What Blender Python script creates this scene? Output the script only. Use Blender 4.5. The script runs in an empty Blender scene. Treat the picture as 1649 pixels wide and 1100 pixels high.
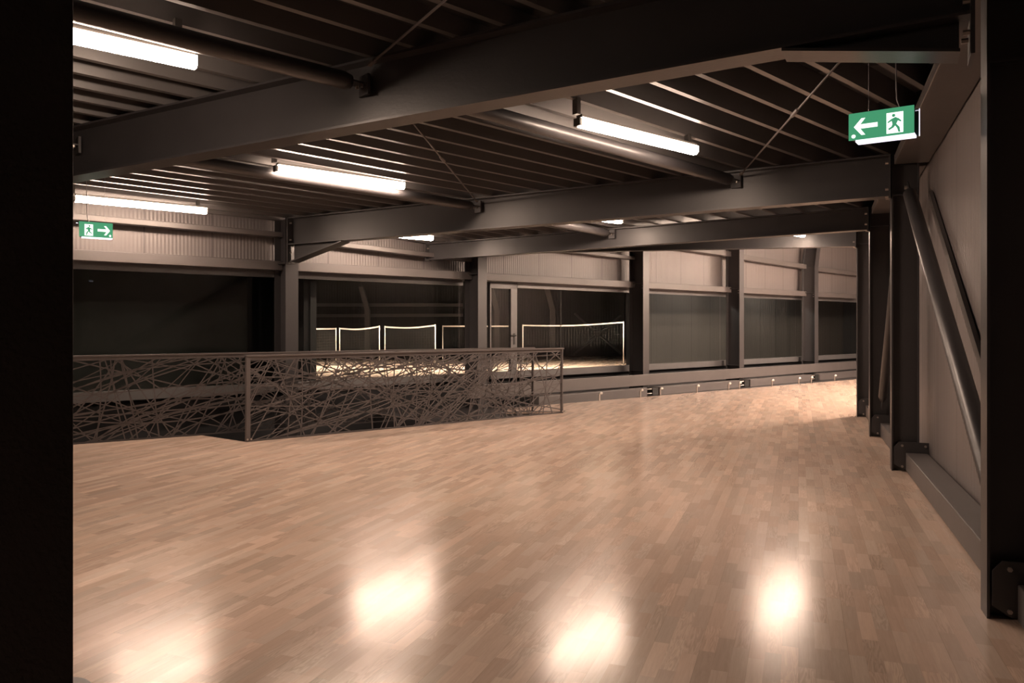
import bpy, bmesh, math, random
from mathutils import Vector, Matrix
random.seed(7)
SC = bpy.context.scene
COL = SC.collection
PI = math.pi

# ------------------------------------------------------------------ camera, world, exposure
F = 1250.0          # focal length in pixels of the 1649 px wide frame
HZ = 525.0          # horizon row
EYE = 1.4
cam_d = bpy.data.cameras.new('camera')
cam = bpy.data.objects.new('camera', cam_d); COL.objects.link(cam)
cam.location = (0, 0, EYE); cam.rotation_euler = (PI/2, 0, 0)
cam_d.sensor_fit = 'HORIZONTAL'; cam_d.sensor_width = 36.0
cam_d.lens = 36.0 * F / 1649.0
cam_d.shift_y = -(550.0 - HZ) / 1649.0
cam_d.clip_start = 0.05; cam_d.clip_end = 200
SC.camera = cam
w = bpy.data.worlds.new('world'); SC.world = w; w.use_nodes = True
w.node_tree.nodes['Background'].inputs[0].default_value = (0.6, 0.75, 1.0, 1)
w.node_tree.nodes['Background'].inputs[1].default_value = 0.004
vs = SC.view_settings
vs.view_transform = 'Standard'; vs.look = 'None'; vs.gamma = 1.0; vs.use_curve_mapping = False
vs.exposure = 0.0
LAMP = 108.0                       # emission of the tube luminaires
WARM = (1.0, 0.735, 0.565)

# ------------------------------------------------------------------ plan geometry
UL = Vector((0.756, 0.6545, 0)); NL = Vector((-0.6545, 0.756, 0)); AL = Vector((-5.43, 9.58, 0))
UR = Vector((0.346, 0.938, 0)); NR = Vector((0.938, -0.346, 0)); AR = Vector((2.273, 3.715, 0))
Z = Vector((0, 0, 1))
def LW(s, o, z): return AL + UL*s + NL*o + Z*z        # left (window) wall: along, outward, up
def RW(s, o, z): return AR + UR*s + NR*o + Z*z        # right wall
def px_s(px, o):                                      # where the sight line of a column of the photo meets the wall plane
    k = (px - 824.5) / F; P = AL + NL*o
    # P.x + s*ux = k*(P.y + s*uy)
    return (k*P.y - P.x) / (UL.x - k*UL.y)
def pxY(px, py, Y): return Vector(((px-824.5)/F*Y, Y, EYE + (HZ-py)/F*Y))
def flo(px, py):
    Y = EYE*F/(py-HZ); return Vector(((px-824.5)/F*Y, Y, 0))
def mco(P): return P.x*NL.x + P.y*NL.y
def sco(P): return P.x*UL.x + P.y*UL.y

# beams in plan: start on the right wall, end on the left; (P, Q, top z at P, top z at Q, bottom z at P, bottom z at Q)
c4, c3, c2, c1 = [AR + UR*s for s in (0.0, 4.18, 6.64, 8.91)]
col2 = LW(px_s(470, -0.28), -0.28, 0)
B = {
 1: (Vector((2.20, 3.70, 0)), Vector((-6.84, 8.31, 0)), 3.30, 3.01, 2.86, 2.585),
 2: (c3 - UR*0.07, col2.copy(), 3.06, 2.95, 2.655, 2.56),
 3: (c2 - UR*0.07, Vector((-1.42, 13.2, 0)), 2.905, 2.79, 2.62, 2.515),
 4: (c1 - UR*0.07, Vector((0.40, 14.80, 0)), 3.02, 3.14, 2.625, 2.79),
}
sh = UR*4.3
B[0] = (B[1][0]-sh, B[1][1]-UL*4.6, 3.45, 3.15, 3.0, 2.7)
B[5] = (B[4][0]+UL*5.0, B[4][1]+UL*5.0, 3.75, 3.95, 3.3, 3.5)
B[6] = (B[4][0]+UL*14.0, B[4][1]+UL*14.0, 3.95, 4.0, 3.4, 3.5)
def top_at(i, m):
    P, Q, zp, zq, a, b = B[i]
    t = (m - mco(P)) / (mco(Q) - mco(P))
    X = P + (Q-P)*t
    return sco(X), zp + (zq-zp)*max(-0.3, min(1.15, t))
def deck_z(s, m):
    pts = [top_at(i, m) for i in range(7)]
    for (s0, z0), (s1, z1) in zip(pts, pts[1:]):
        if s <= s1 or (s1, z1) == pts[-1]:
            return z0 + (z1-z0)*(s-s0)/(s1-s0)

# ------------------------------------------------------------------ materials
def mat(name):
    m = bpy.data.materials.new(name); m.use_nodes = True
    nt = m.node_tree; b = nt.nodes['Principled BSDF']
    return m, nt, b
def N(nt, t, **k):
    n = nt.nodes.new(t)
    for a, v in k.items(): setattr(n, a, v)
    return n
def steel(name, col, rough=0.45, spec=0.5, var=0.18, bump=0.15, scale=40):
    m, nt, b = mat(name)
    tc = N(nt, 'ShaderNodeTexCoord'); no = N(nt, 'ShaderNodeTexNoise')
    no.inputs['Scale'].default_value = 3.0; no.inputs['Detail'].default_value = 6
    nt.links.new(tc.outputs['Object'], no.inputs['Vector'])
    mr = N(nt, 'ShaderNodeMapRange'); mr.inputs[3].default_value = 1-var; mr.inputs[4].default_value = 1+var
    nt.links.new(no.outputs['Fac'], mr.inputs[0])
    mx = N(nt, 'ShaderNodeVectorMath', operation='SCALE'); mx.inputs[0].default_value = col
    nt.links.new(mr.outputs[0], mx.inputs['Scale']); nt.links.new(mx.outputs[0], b.inputs['Base Color'])
    b.inputs['Roughness'].default_value = rough
    b.inputs['Specular IOR Level'].default_value = spec
    n2 = N(nt, 'ShaderNodeTexNoise'); n2.inputs['Scale'].default_value = scale
    nt.links.new(tc.outputs['Object'], n2.inputs['Vector'])
    bp = N(nt, 'ShaderNodeBump'); bp.inputs['Strength'].default_value = bump; bp.inputs['Distance'].default_value = 0.004
    nt.links.new(n2.outputs['Fac'], bp.inputs['Height']); nt.links.new(bp.outputs[0], b.inputs['Normal'])
    return m
def plain(name, col, rough=0.5, metal=0.0, emit=None, es=0.0):
    m, nt, b = mat(name)
    b.inputs['Base Color'].default_value = (*col, 1); b.inputs['Roughness'].default_value = rough
    b.inputs['Metallic'].default_value = metal
    if emit: b.inputs['Emission Color'].default_value = (*emit, 1); b.inputs['Emission Strength'].default_value = es
    return m
M = {}
M['steel'] = steel('anthracite_steel', (0.036, 0.034, 0.036), rough=0.40, spec=0.6)
M['pillar'] = steel('rough_dark_pillar', (0.060, 0.052, 0.050), rough=0.7, var=0.45, bump=0.9, scale=70)
M['deck'] = steel('deck_sheet', (0.080, 0.075, 0.074), rough=0.36, spec=0.6, bump=0.05)
M['boxrail'] = steel('box_rail_paint', (0.092, 0.083, 0.082))
M['rail'] = steel('railing_steel', (0.082, 0.071, 0.070), rough=0.5)
M['frame'] = steel('window_frame', (0.10, 0.098, 0.10), rough=0.4)
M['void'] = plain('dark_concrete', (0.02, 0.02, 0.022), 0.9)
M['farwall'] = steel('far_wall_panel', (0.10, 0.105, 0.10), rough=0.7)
M['zinc'] = plain('zinc_bolt', (0.42, 0.38, 0.35), 0.35, 0.8)
M['lamp'] = plain('lamp_diffuser', (0.9, 0.9, 0.88), 0.4, 0, WARM, LAMP*1.45)
M['hlamp'] = plain('hall_lamp_diffuser', (0.9, 0.9, 0.88), 0.4, 0, (1.0, 0.78, 0.6), 330)
M['rfill'] = plain('room_fill_glow', (0.9, 0.9, 0.88), 0.4, 0, (1.0, 0.85, 0.72), 120)  # glow of the added fill lights in the far rooms
M['lampside'] = plain('lamp_side_panel', (0.9, 0.9, 0.88), 0.4, 0, WARM, LAMP*0.42)
M['lampfar'] = plain('far_lamp_lens', (0.9, 0.9, 0.88), 0.4, 0, WARM, LAMP*7.0)
M['lampsidefar'] = plain('far_lamp_side', (0.9, 0.9, 0.88), 0.4, 0, WARM, LAMP*3.0)
M['lampbody'] = plain('lamp_body', (0.06, 0.055, 0.05), 0.5)
M['tape'] = plain('net_tape', (0.5, 0.47, 0.43), 0.7)
M['netcord'] = plain('net_cord', (0.05, 0.048, 0.045), 0.8)
M['green'] = plain('sign_green', (0.03, 0.12, 0.07), 0.3, 0, (0.065, 0.34, 0.17), 0.9)
M['white_lit'] = plain('sign_white', (0.8, 0.8, 0.8), 0.4, 0, (0.93, 1.0, 0.93), 1.6)
M['lens'] = plain('sign_lens', (0.8, 0.8, 0.85), 0.3, 0, (0.88, 0.85, 1.0), 1.5)
M['signbody'] = plain('sign_body', (0.03, 0.03, 0.035), 0.4)
M['wire'] = plain('wire', (0.35, 0.33, 0.36), 0.4, 0.6)
M['grey'] = plain('grey_disc', (0.22, 0.21, 0.21), 0.4, 0.3)
M['black'] = plain('black_rubber', (0.015, 0.015, 0.015), 0.6)

# trapezoidal-ribbed wall cladding; UV = metres along, metres up
def cladding(name, col, rough=0.42, rib=0.05, depth=0.5, seam=0.0):
    m, nt, b = mat(name)
    uv = N(nt, 'ShaderNodeUVMap'); sp = N(nt, 'ShaderNodeSeparateXYZ'); nt.links.new(uv.outputs[0], sp.inputs[0])
    def math_(op, a, bb=None, c=None):
        n = N(nt, 'ShaderNodeMath', operation=op)
        for i, v in enumerate((a, bb, c)):
            if v is None: continue
            if isinstance(v, (int, float)): n.inputs[i].default_value = v
            else: nt.links.new(v, n.inputs[i])
        return n.outputs[0]
    si = math_('SINE', math_('MULTIPLY', sp.outputs[0], 2*PI/rib))
    fr = math_('FRACT', math_('MULTIPLY', sp.outputs[0], 1.0/0.9))
    sm = math_('LESS_THAN', fr, 0.02)
    h = math_('SUBTRACT', si, math_('MULTIPLY', sm, 5.0))
    bp = N(nt, 'ShaderNodeBump'); bp.inputs['Strength'].default_value = depth; bp.inputs['Distance'].default_value = 0.003
    nt.links.new(h, bp.inputs['Height']); nt.links.new(bp.outputs[0], b.inputs['Normal'])
    no = N(nt, 'ShaderNodeTexNoise'); no.inputs['Scale'].default_value = 1.2; no.inputs['Detail'].default_value = 4
    nt.links.new(uv.outputs[0], no.inputs['Vector'])
    f = math_('MULTIPLY', math_('MULTIPLY_ADD', no.outputs['Fac'], 0.25, 0.88), math_('MULTIPLY_ADD', sm, -0.6, 1.0))
    mx = N(nt, 'ShaderNodeVectorMath', operation='SCALE'); mx.inputs[0].default_value = col
    nt.links.new(f, mx.inputs['Scale']); nt.links.new(mx.outputs[0], b.inputs['Base Color'])
    b.inputs['Roughness'].default_value = rough
    return m
M['clad'] = cladding('ribbed_cladding', (0.140, 0.124, 0.122))
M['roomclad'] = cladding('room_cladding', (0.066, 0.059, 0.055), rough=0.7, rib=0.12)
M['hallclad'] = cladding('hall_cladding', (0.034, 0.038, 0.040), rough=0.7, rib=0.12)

# parquet; UV = metres along the boards, metres across
def parquet():
    m, nt, b = mat('parquet')
    L = nt.links
    uv = N(nt, 'ShaderNodeUVMap'); sp = N(nt, 'ShaderNodeSeparateXYZ'); L.new(uv.outputs[0], sp.inputs[0])
    def mt(op, a, bb=None, c=None):
        n = N(nt, 'ShaderNodeMath', operation=op)
        for i, v in enumerate((a, bb, c)):
            if v is None: continue
            if isinstance(v, (int, float)): n.inputs[i].default_value = v
            else: L.new(v, n.inputs[i])
        return n.outputs[0]
    def wn(a, bb=None):
        c = N(nt, 'ShaderNodeCombineXYZ'); L.new(a, c.inputs[0])
        if bb is not None: L.new(bb, c.inputs[1])
        n = N(nt, 'ShaderNodeTexWhiteNoise', noise_dimensions='2D'); L.new(c.outputs[0], n.inputs['Vector'])
        return n
    u, v = sp.outputs[0], sp.outputs[1]
    row = mt('FLOOR', mt('DIVIDE', v, 0.0667))
    brow = mt('FLOOR', mt('DIVIDE', v, 0.2001))
    r1 = wn(row).outputs['Value']
    wob = mt('MULTIPLY', mt('SINE', mt('ADD', mt('MULTIPLY', u, 3.1), mt('MULTIPLY', r1, 40))), 0.09)
    uu = mt('ADD', mt('ADD', mt('DIVIDE', u, 0.33), mt('MULTIPLY', r1, 17.0)), wob)
    cell = mt('FLOOR', uu)
    wcell = wn(row, cell)
    rnd = wcell.outputs['Value']
    bcell = mt('FLOOR', mt('ADD', mt('DIVIDE', u, 2.2), mt('MULTIPLY', wn(brow).outputs['Value'], 9.0)))
    brnd = wn(brow, bcell).outputs['Value']
    # grain: noise stretched along u, offset per strip
    cv = N(nt, 'ShaderNodeCombineXYZ')
    L.new(mt('MULTIPLY', u, 2.2), cv.inputs[0]); L.new(mt('MULTIPLY', v, 26.0), cv.inputs[1]); L.new(mt('MULTIPLY', rnd, 30), cv.inputs[2])
    g = N(nt, 'ShaderNodeTexNoise'); g.inputs['Scale'].default_value = 1.0; g.inputs['Detail'].default_value = 3; g.inputs['Distortion'].default_value = 0.6
    L.new(cv.outputs[0], g.inputs['Vector'])
    ring = mt('SINE', mt('MULTIPLY', g.outputs['Fac'], 60.0))
    strong = mt('GREATER_THAN', mt('FRACT', mt('MULTIPLY', rnd, 13.0)), 0.72)
    ringf = mt('MULTIPLY', ring, mt('MULTIPLY_ADD', strong, 0.085, 0.02))
    n2 = N(nt, 'ShaderNodeTexNoise'); n2.inputs['Scale'].default_value = 9.0; n2.inputs['Detail'].default_value = 5
    cv2 = N(nt, 'ShaderNodeCombineXYZ'); L.new(mt('MULTIPLY', u, 0.6), cv2.inputs[0]); L.new(mt('MULTIPLY', v, 9.0), cv2.inputs[1]); L.new(mt('MULTIPLY', rnd, 9), cv2.inputs[2])
    L.new(cv2.outputs[0], n2.inputs['Vector'])
    tone = mt('ADD', mt('MULTIPLY_ADD', rnd, 0.28, 0.87), ringf)
    tone = mt('ADD', tone, mt('MULTIPLY_ADD', n2.outputs['Fac'], 0.24, -0.12))
    tone = mt('ADD', tone, mt('MULTIPLY_ADD', brnd, 0.10, -0.05))
    # joints
    fv = mt('FRACT', mt('DIVIDE', v, 0.0667)); fb = mt('FRACT', mt('DIVIDE', v, 0.2001)); fu = mt('FRACT', uu)
    jt = mt('MAXIMUM', mt('MAXIMUM', mt('MULTIPLY', mt('LESS_THAN', fv, 0.025), 0.4), mt('LESS_THAN', fb, 0.012)), mt('MULTIPLY', mt('LESS_THAN', fu, 0.006), 0.5))
    tone = mt('MULTIPLY', tone, mt('MULTIPLY_ADD', jt, -0.22, 1.0))
    hue = mt('FRACT', mt('MULTIPLY', rnd, 7.3))
    mixc = N(nt, 'ShaderNodeMix', data_type='RGBA')
    mixc.inputs[6].default_value = (0.50, 0.370, 0.295, 1); mixc.inputs[7].default_value = (0.465, 0.370, 0.305, 1)
    L.new(hue, mixc.inputs[0])
    mx = N(nt, 'ShaderNodeVectorMath', operation='SCALE'); L.new(mixc.outputs[2], mx.inputs[0]); L.new(tone, mx.inputs['Scale'])
    L.new(mx.outputs[0], b.inputs['Base Color'])
    L.new(mt('MULTIPLY_ADD', brnd, 0.06, 0.17), b.inputs['Roughness'])
    b.inputs['Specular IOR Level'].default_value = 0.55
    return m
M['parquet'] = parquet()
def glass():
    m, nt, b = mat('window_glass'); nt.nodes.remove(b)
    out = nt.nodes['Material Output']
    tr = N(nt, 'ShaderNodeBsdfTransparent'); tr.inputs[0].default_value = (0.88, 0.90, 0.89, 1)
    gl = N(nt, 'ShaderNodeBsdfGlossy'); gl.inputs['Roughness'].default_value = 0.01
    fr = N(nt, 'ShaderNodeFresnel'); fr.inputs[0].default_value = 1.45
    mx = N(nt, 'ShaderNodeMixShader'); ge = N(nt, 'ShaderNodeNewGeometry'); inv = N(nt, 'ShaderNodeMath', operation='SUBTRACT'); inv.inputs[0].default_value = 1.0
    nt.links.new(ge.outputs['Backfacing'], inv.inputs[1]); mu = N(nt, 'ShaderNodeMath', operation='MULTIPLY')
    nt.links.new(fr.outputs[0], mu.inputs[0]); nt.links.new(inv.outputs[0], mu.inputs[1]); nt.links.new(mu.outputs[0], mx.inputs[0])
    nt.links.new(tr.outputs[0], mx.inputs[1]); nt.links.new(gl.outputs[0], mx.inputs[2])
    nt.links.new(mx.outputs[0], out.inputs['Surface'])
    return m
M['glass'] = glass()

# ------------------------------------------------------------------ mesh helpers
def tag(o, label=None, cat=None, group=None, kind=None):
    if label: o['label'] = label
    if cat: o['category'] = cat
    if group: o['group'] = group
    if kind: o['kind'] = kind
    return o
def thing(name, label, cat, loc, group=None):
    o = bpy.data.objects.new(name, None); COL.objects.link(o)
    o.location = loc; o.empty_display_size = 0.1
    return tag(o, label, cat, group)
class MB:
    def __init__(s): s.v = []; s.f = []; s.uv = None
    def hexa(s, a, b):                     # a, b: two quads of 4 points, corresponding corners
        n = len(s.v); s.v += [Vector(p) for p in a] + [Vector(p) for p in b]
        s.f += [(n, n+3, n+2, n+1), (n+4, n+5, n+6, n+7)] + [(n+i, n+(i+1) % 4, n+4+(i+1) % 4, n+4+i) for i in range(4)]
        return s
    def bar(s, P, Q, side, w, up, h, w0=None, h0=None):   # box from P to Q, centred; side/up unit vectors
        P = Vector(P); Q = Vector(Q); side = Vector(side); up = Vector(up)
        q = lambda c: [c - side*w/2 - up*h/2, c + side*w/2 - up*h/2, c + side*w/2 + up*h/2, c - side*w/2 + up*h/2]
        return s.hexa(q(P), q(Q))
    def box(s, fr, x0, x1, y0, y1, z0, z1):               # in a wall frame fr(s, o, z)
        return s.hexa([fr(x0, y0, z0), fr(x0, y1, z0), fr(x0, y1, z1), fr(x0, y0, z1)],
                      [fr(x1, y0, z0), fr(x1, y1, z0), fr(x1, y1, z1), fr(x1, y0, z1)])
    def tube(s, pts, r, seg=16, cap=True):
        pts = [Vector(p) for p in pts]; n0 = len(s.v)
        rr = r if isinstance(r, (list, tuple)) else [r]*len(pts)
        for i, p in enumerate(pts):
            d = (pts[min(i+1, len(pts)-1)] - pts[max(i-1, 0)]).normalized()
            a = d.cross(Z if abs(d.z) < 0.95 else Vector((1, 0, 0))).normalized(); c = a.cross(d)
            s.v += [p + (a*math.cos(2*PI*k/seg) + c*math.sin(2*PI*k/seg))*rr[i] for k in range(seg)]
        for i in range(len(pts)-1):
            for k in range(seg):
                A = n0+i*seg; s.f.append((A+k, A+(k+1) % seg, A+seg+(k+1) % seg, A+seg+k))
        if cap:
            s.f.append(tuple(n0+k for k in range(seg))[::-1]); s.f.append(tuple(n0+(len(pts)-1)*seg+k for k in range(seg)))
        return s
    def prism(s, poly, d):                                 # planar polygon extruded by vector d
        n = len(s.v); k = len(poly); s.v += [Vector(p) for p in poly] + [Vector(p)+Vector(d) for p in poly]
        s.f.append(tuple(range(n, n+k))[::-1]); s.f.append(tuple(range(n+k, n+2*k)))
        s.f += [(n+i, n+(i+1) % k, n+k+(i+1) % k, n+k+i) for i in range(k)]
        return s
    def build(s, name, m, parent=None, bevel=0.0, smooth=False, kind=None):
        me = bpy.data.meshes.new(name)
        o = bpy.data.objects.new(name, me); COL.objects.link(o)
        off = Vector((0, 0, 0))
        if parent is not None:
            p = parent
            while p is not None: off += p.location; p = p.parent
            o.parent = parent
        elif len(s.v):
            if kind is None:
                xs = [v.x for v in s.v]; ys = [v.y for v in s.v]
                off = Vector(((min(xs)+max(xs))/2, (min(ys)+max(ys))/2, min(v.z for v in s.v)))
                o.location = off
        bm = bmesh.new(); vv = [bm.verts.new(v-off) for v in s.v]
        for f in s.f:
            try: bm.faces.new([vv[i] for i in f])
            except ValueError: pass
        bmesh.ops.recalc_face_normals(bm, faces=bm.faces)
        if smooth:
            for f in bm.faces: f.smooth = len(f.verts) <= 4
        if s.uv:
            l = bm.loops.layers.uv.new('UVMap')
            for f in bm.faces:
                for lp in f.loops: lp[l].uv = s.uv(lp.vert.co + off)
        bm.to_mesh(me); bm.free()
        me.materials.append(M[m] if isinstance(m, str) else m)
        if bevel:
            b = o.modifiers.new('bevel', 'BEVEL'); b.width = bevel; b.segments = 2; b.limit_method = 'ANGLE'
        if kind: o['kind'] = kind
        return o
def struct(name, mb, m, **k): return mb.build(name, m, None, kind='structure', **k)
def bolts(T, pts, d, r=0.014, h=0.014):
    for p in pts:
        mb = MB(); mb.tube([Vector(p), Vector(p)+Vector(d)*h], r, 6); mb.build('bolt', 'zinc', T)

# ------------------------------------------------------------------ floor, ledge, void
far_in = [Vector((14.5, 24.7, 0))]
Eend = Vector((0.913, 14.0, 0)); 
r2 = c1 + NR*0.33
floor_poly = [Vector((-0.15, -2.85, 0))+NR*0.45, c1+NR*0.45+UR*0.2, c1 + Vector((14.0, 4.2, 0)), Vector((22, 30, 0)), Vector((14.5, 24.7, 0)),
              Eend, Vector((-0.05, 13.25, 0)), Vector((-0.1, 12.6, 0)), Vector((0.80, 12.77, 0)), Vector((0.83, 12.50, 0)),
              Vector((-3.2, 9.36, 0)), flo(325, 701), flo(118, 716), Vector((-8.6, 6.75, 0)), Vector((-12.4, 3.5, 0)), Vector((-9, 2.2, 0))]
fb = MB(); fb.prism([p - Z*0.03 for p in floor_poly], Z*0.03)
fb.uv = lambda p: (p.x*UR.x + p.y*UR.y, p.x*NR.x + p.y*NR.y)
struct('floor', fb, 'parquet')
e = MB(); e.box(LW, 4.5, 30.0, -3.0, 1.0, -0.30, -0.045)
struct('trim_1', e, 'steel')          # ledge between the parquet edge and the window wall
e = MB(); e.prism([(-14, 2, -1.6), (6, 8, -1.6), (6, 22, -1.6), (-14, 14, -1.6)], Z*0.1)
struct('trim_2', e, 'void')           # bottom of the stair opening
e = MB()                              # raw edge of the slab around the opening
for a, b2 in zip(floor_poly[5:13], floor_poly[6:14]):
    e.hexa([a-Z*0.03, b2-Z*0.03, b2-Z*0.30, a-Z*0.30], [p+NL*-0.03 for p in (a-Z*0.03, b2-Z*0.03, b2-Z*0.30, a-Z*0.30)])
struct('trim_3', e, 'steel')

# ------------------------------------------------------------------ ceiling deck: deep trapezoidal sheet, ribs parallel to the window wall
prof = []
pitch = 0.315; m = -9.0
while m < 11.35:
    prof += [(m, 0), (m+0.045, 0), (m+0.072, 0.165), (m+0.288, 0.165)]
    m += pitch
prof.append((m, 0))
d = MB(); nb = 7
for (mm, dz) in prof:
    for i in range(nb):
        s_, z_ = top_at(i, mm)
        p = UL*s_ + NL*mm; d.v.append(Vector((p.x, p.y, z_+dz+0.004)))
for j in range(len(prof)-1):
    for i in range(nb-1):
        a = j*nb+i; d.f.append((a, a+1, a+nb+1, a+nb))
struct('ceiling', d, 'deck')
# roof skin above the deck keeps the night out
d = MB()
for (mm, dz) in (prof[0], prof[-1]):
    for i in range(nb):
        s_, z_ = top_at(i, mm); p = UL*s_ + NL*mm; d.v.append(Vector((p.x, p.y, z_+0.2)))
for i in range(nb-1): d.f.append((i, i+1, nb+i+1, nb+i))
struct('ceiling_roof', d, 'void')

# ------------------------------------------------------------------ walls
def wall_sheet(name, fr, s0, s1, o, z0f, z1f, m, th=0.06, n=12):
    w_ = MB()
    for i in range(n):
        a = s0+(s1-s0)*i/n; b_ = s0+(s1-s0)*(i+1)/n
        w_.hexa([fr(a, o, z0f(a)), fr(a, o+th, z0f(a)), fr(a, o+th, z1f(a)), fr(a, o, z1f(a))],
                [fr(b_, o, z0f(b_)), fr(b_, o+th, z0f(b_)), fr(b_, o+th, z1f(b_)), fr(b_, o, z1f(b_))])
    base = fr(0, 0, 0); ux = (fr(1, 0, 0)-base)
    w_.uv = lambda p: ((p-base).dot(ux), p.z)
    return struct(name, w_, m)
def ltop(s): p = LW(s, 0.28, 0); return deck_z(sco(p), mco(p)) + 0.10
def rtop(s): p = RW(s, 0.33, 0); return deck_z(sco(p), mco(p)) + 0.10
wall_sheet('wall_left', LW, -9.5, 30, 0.27, lambda s: 2.22, ltop, 'clad', n=26)
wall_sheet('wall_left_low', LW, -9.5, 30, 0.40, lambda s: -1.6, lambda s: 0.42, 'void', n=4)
wall_sheet('wall_right', RW, -7.2, 8.95, 0.33, lambda s: -0.02, rtop, 'clad', n=10)
P2 = c1 + NR*0.33; D2 = Vector((0.955, 0.296, 0)); N2 = Vector((0.296, -0.955, 0))
def FW(s, o, z): return P2 + D2*s + N2*o + Z*z
wall_sheet('wall_far_right', FW, 0, 16, 0.0, lambda s: -0.02, lambda s: 4.0, 'clad', n=2)
P3 = Vector((-0.15, -2.85, 0)) + NR*0.4; D3 = (Vector((-12.9, 3.1, 0))-P3); L3_ = D3.length; D3.normalize(); N3 = Vector((D3.y, -D3.x, 0))
def BW(s, o, z): return P3 + D3*s - N3*-o + Z*z
wall_sheet('wall_back', lambda s, o, z: P3 + D3*s + Vector((-D3.y, D3.x, 0))*-0.0 + Vector((D3.y, -D3.x, 0))*o + Z*z, 0, L3_+1.0, 0.0, lambda s: -0.02, lambda s: 3.9, 'clad', n=2)
P4 = LW(30, 0.3, 0); D4 = (P2 + D2*16 - P4); L4_ = D4.length; D4.normalize(); N4 = Vector((-D4.y, D4.x, 0))
wall_sheet('wall_far', lambda s, o, z: P4 + D4*s + N4*-o*-1 + Z*z, 0, L4_, 0.0, lambda s: -0.1, lambda s: 4.2, 'clad', n=2)

# ------------------------------------------------------------------ window wall
cs = [px_s(p, -0.28) for p in (470.2, 777, 1040.5, 1194.5, 1315)]       # column centres along the left wall
s_b1 = (B[1][1]-AL).dot(UL)
edges = [s_b1] + cs + [cs[-1]+3.2, cs[-1]+6.4]
WC = 0.0975
def H_left(name, label, s, top, group, lean=None, z0=-0.6):
    t = thing(name, label, 'column', LW(s, -0.08, z0), group)
    segs = [(0, z0, 0, top)]
    if lean: segs = [(0, z0, 0, lean[0]), (0, lean[0], lean[1], top)]
    f1, f2, wb = MB(), MB(), MB()
    for (a, za, b_, zb) in segs:
        for mb, o0, o1, h in ((f1, -0.28, -0.265, WC), (f2, 0.085, 0.10, WC), (wb, -0.265, 0.085, 0.005)):
            mb.hexa([LW(s-h+a, o0, za), LW(s+h+a, o0, za), LW(s+h+a, o1, za), LW(s-h+a, o1, za)],
                    [LW(s-h+b_, o0, zb), LW(s+h+b_, o0, zb), LW(s+h+b_, o1, zb), LW(s-h+b_, o1, zb)])
    f1.build('flange', 'steel', t); f2.build('flange', 'steel', t); wb.build('web', 'steel', t)
    st = MB(); st.box(LW, s-WC+.01, s-0.005, -0.265, 0.085, 2.30, 2.315); st.box(LW, s-WC+.01, s-0.005, -0.265, 0.085, 0.44, 0.455)
    st.build('stiffener', 'steel', t)
    bolts(t, [LW(s-0.012, -0.2, z) for z in (2.26, 2.20)], -UL, 0.013, 0.02)
    return t
H_left('steel_column', 'steel column of the window wall carrying the haunched end of the second beam, behind the lattice railing', cs[0], 2.955, 'window wall columns')
H_left('steel_column', 'steel column of the window wall just left of the glazed door', cs[1], 2.79, 'window wall columns')
H_left('steel_column', 'steel column of the window wall at the right end of the window with the badminton net', cs[2], 3.32, 'window wall columns', z0=-0.045)
H_left('steel_column', 'slim looking far column, second from the right along the window wall', cs[3], 3.75, 'window wall columns', z0=-0.045)
H_left('steel_column', 'farthest visible column of the window wall, bent near the roof', cs[4], 3.95, 'window wall columns', lean=(3.02, 0.22), z0=-0.045)

bayname = ['behind the left part of the lattice railing', 'between the first two window wall columns', 'above the glazed door',
           'in the bay right of the badminton net', 'in the bay before the bent column', 'in the farthest bay right of the bent column', 'beyond the right edge of the far bays']
def rail_box(name, label, cat, fr, s0, s1, o0, o1, z0a, z1a, z0b=None, z1b=None, group=None, mat_='boxrail'):
    if z0b is None: z0b, z1b = z0a, z1a
    t = thing(name, label, cat, fr((s0+s1)/2, (o0+o1)/2, (z0a+z0b)/2), group)
    mb = MB(); mb.hexa([fr(s0, o0, z0a), fr(s0, o1, z0a), fr(s0, o1, z1a), fr(s0, o0, z1a)],
                       [fr(s1, o0, z0b), fr(s1, o1, z0b), fr(s1, o1, z1b), fr(s1, o0, z1b)])
    mb.build('box_section', mat_, t, bevel=0.006)
    pl = MB()
    for sx in (s0-0.006, s1+0.006):
        pl.hexa([fr(sx-0.006, o0-0.0, z0a-0.012), fr(sx-0.006, o1, z0a-0.012), fr(sx-0.006, o1, z1a+0.012), fr(sx-0.006, o0, z1a+0.012)],
                [fr(sx+0.006, o0-0.0, z0a-0.012), fr(sx+0.006, o1, z0a-0.012), fr(sx+0.006, o1, z1a+0.012), fr(sx+0.006, o0, z1a+0.012)])
    return t
eave = {0: (2.73, 2.70), 1: (2.66, 2.53), 2: (2.90, 2.81), 3: (3.17, 3.09), 4: (3.06, 2.965), 5: (2.94, 2.90), 6: (2.9, 2.85)}
for i in range(7):
    a, b_ = edges[i]+0.012, edges[i+1]-0.012
    if i < 6:
        rail_box('header_rail', 'painted steel rail over the windows ' + bayname[i], 'rail', LW, a, b_, 0.0, 0.13, 2.215, 2.35, group='rails over the windows')
        th = 0.075 if i < 3 else 0.125
        rail_box('upper_wall_rail', 'sloping rail high on the cladding ' + bayname[i], 'rail', LW, a, b_, 0.0, 0.16, eave[i][0], eave[i][0]+th, eave[i][1], eave[i][1]+th, group='sloping upper wall rails')
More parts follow.
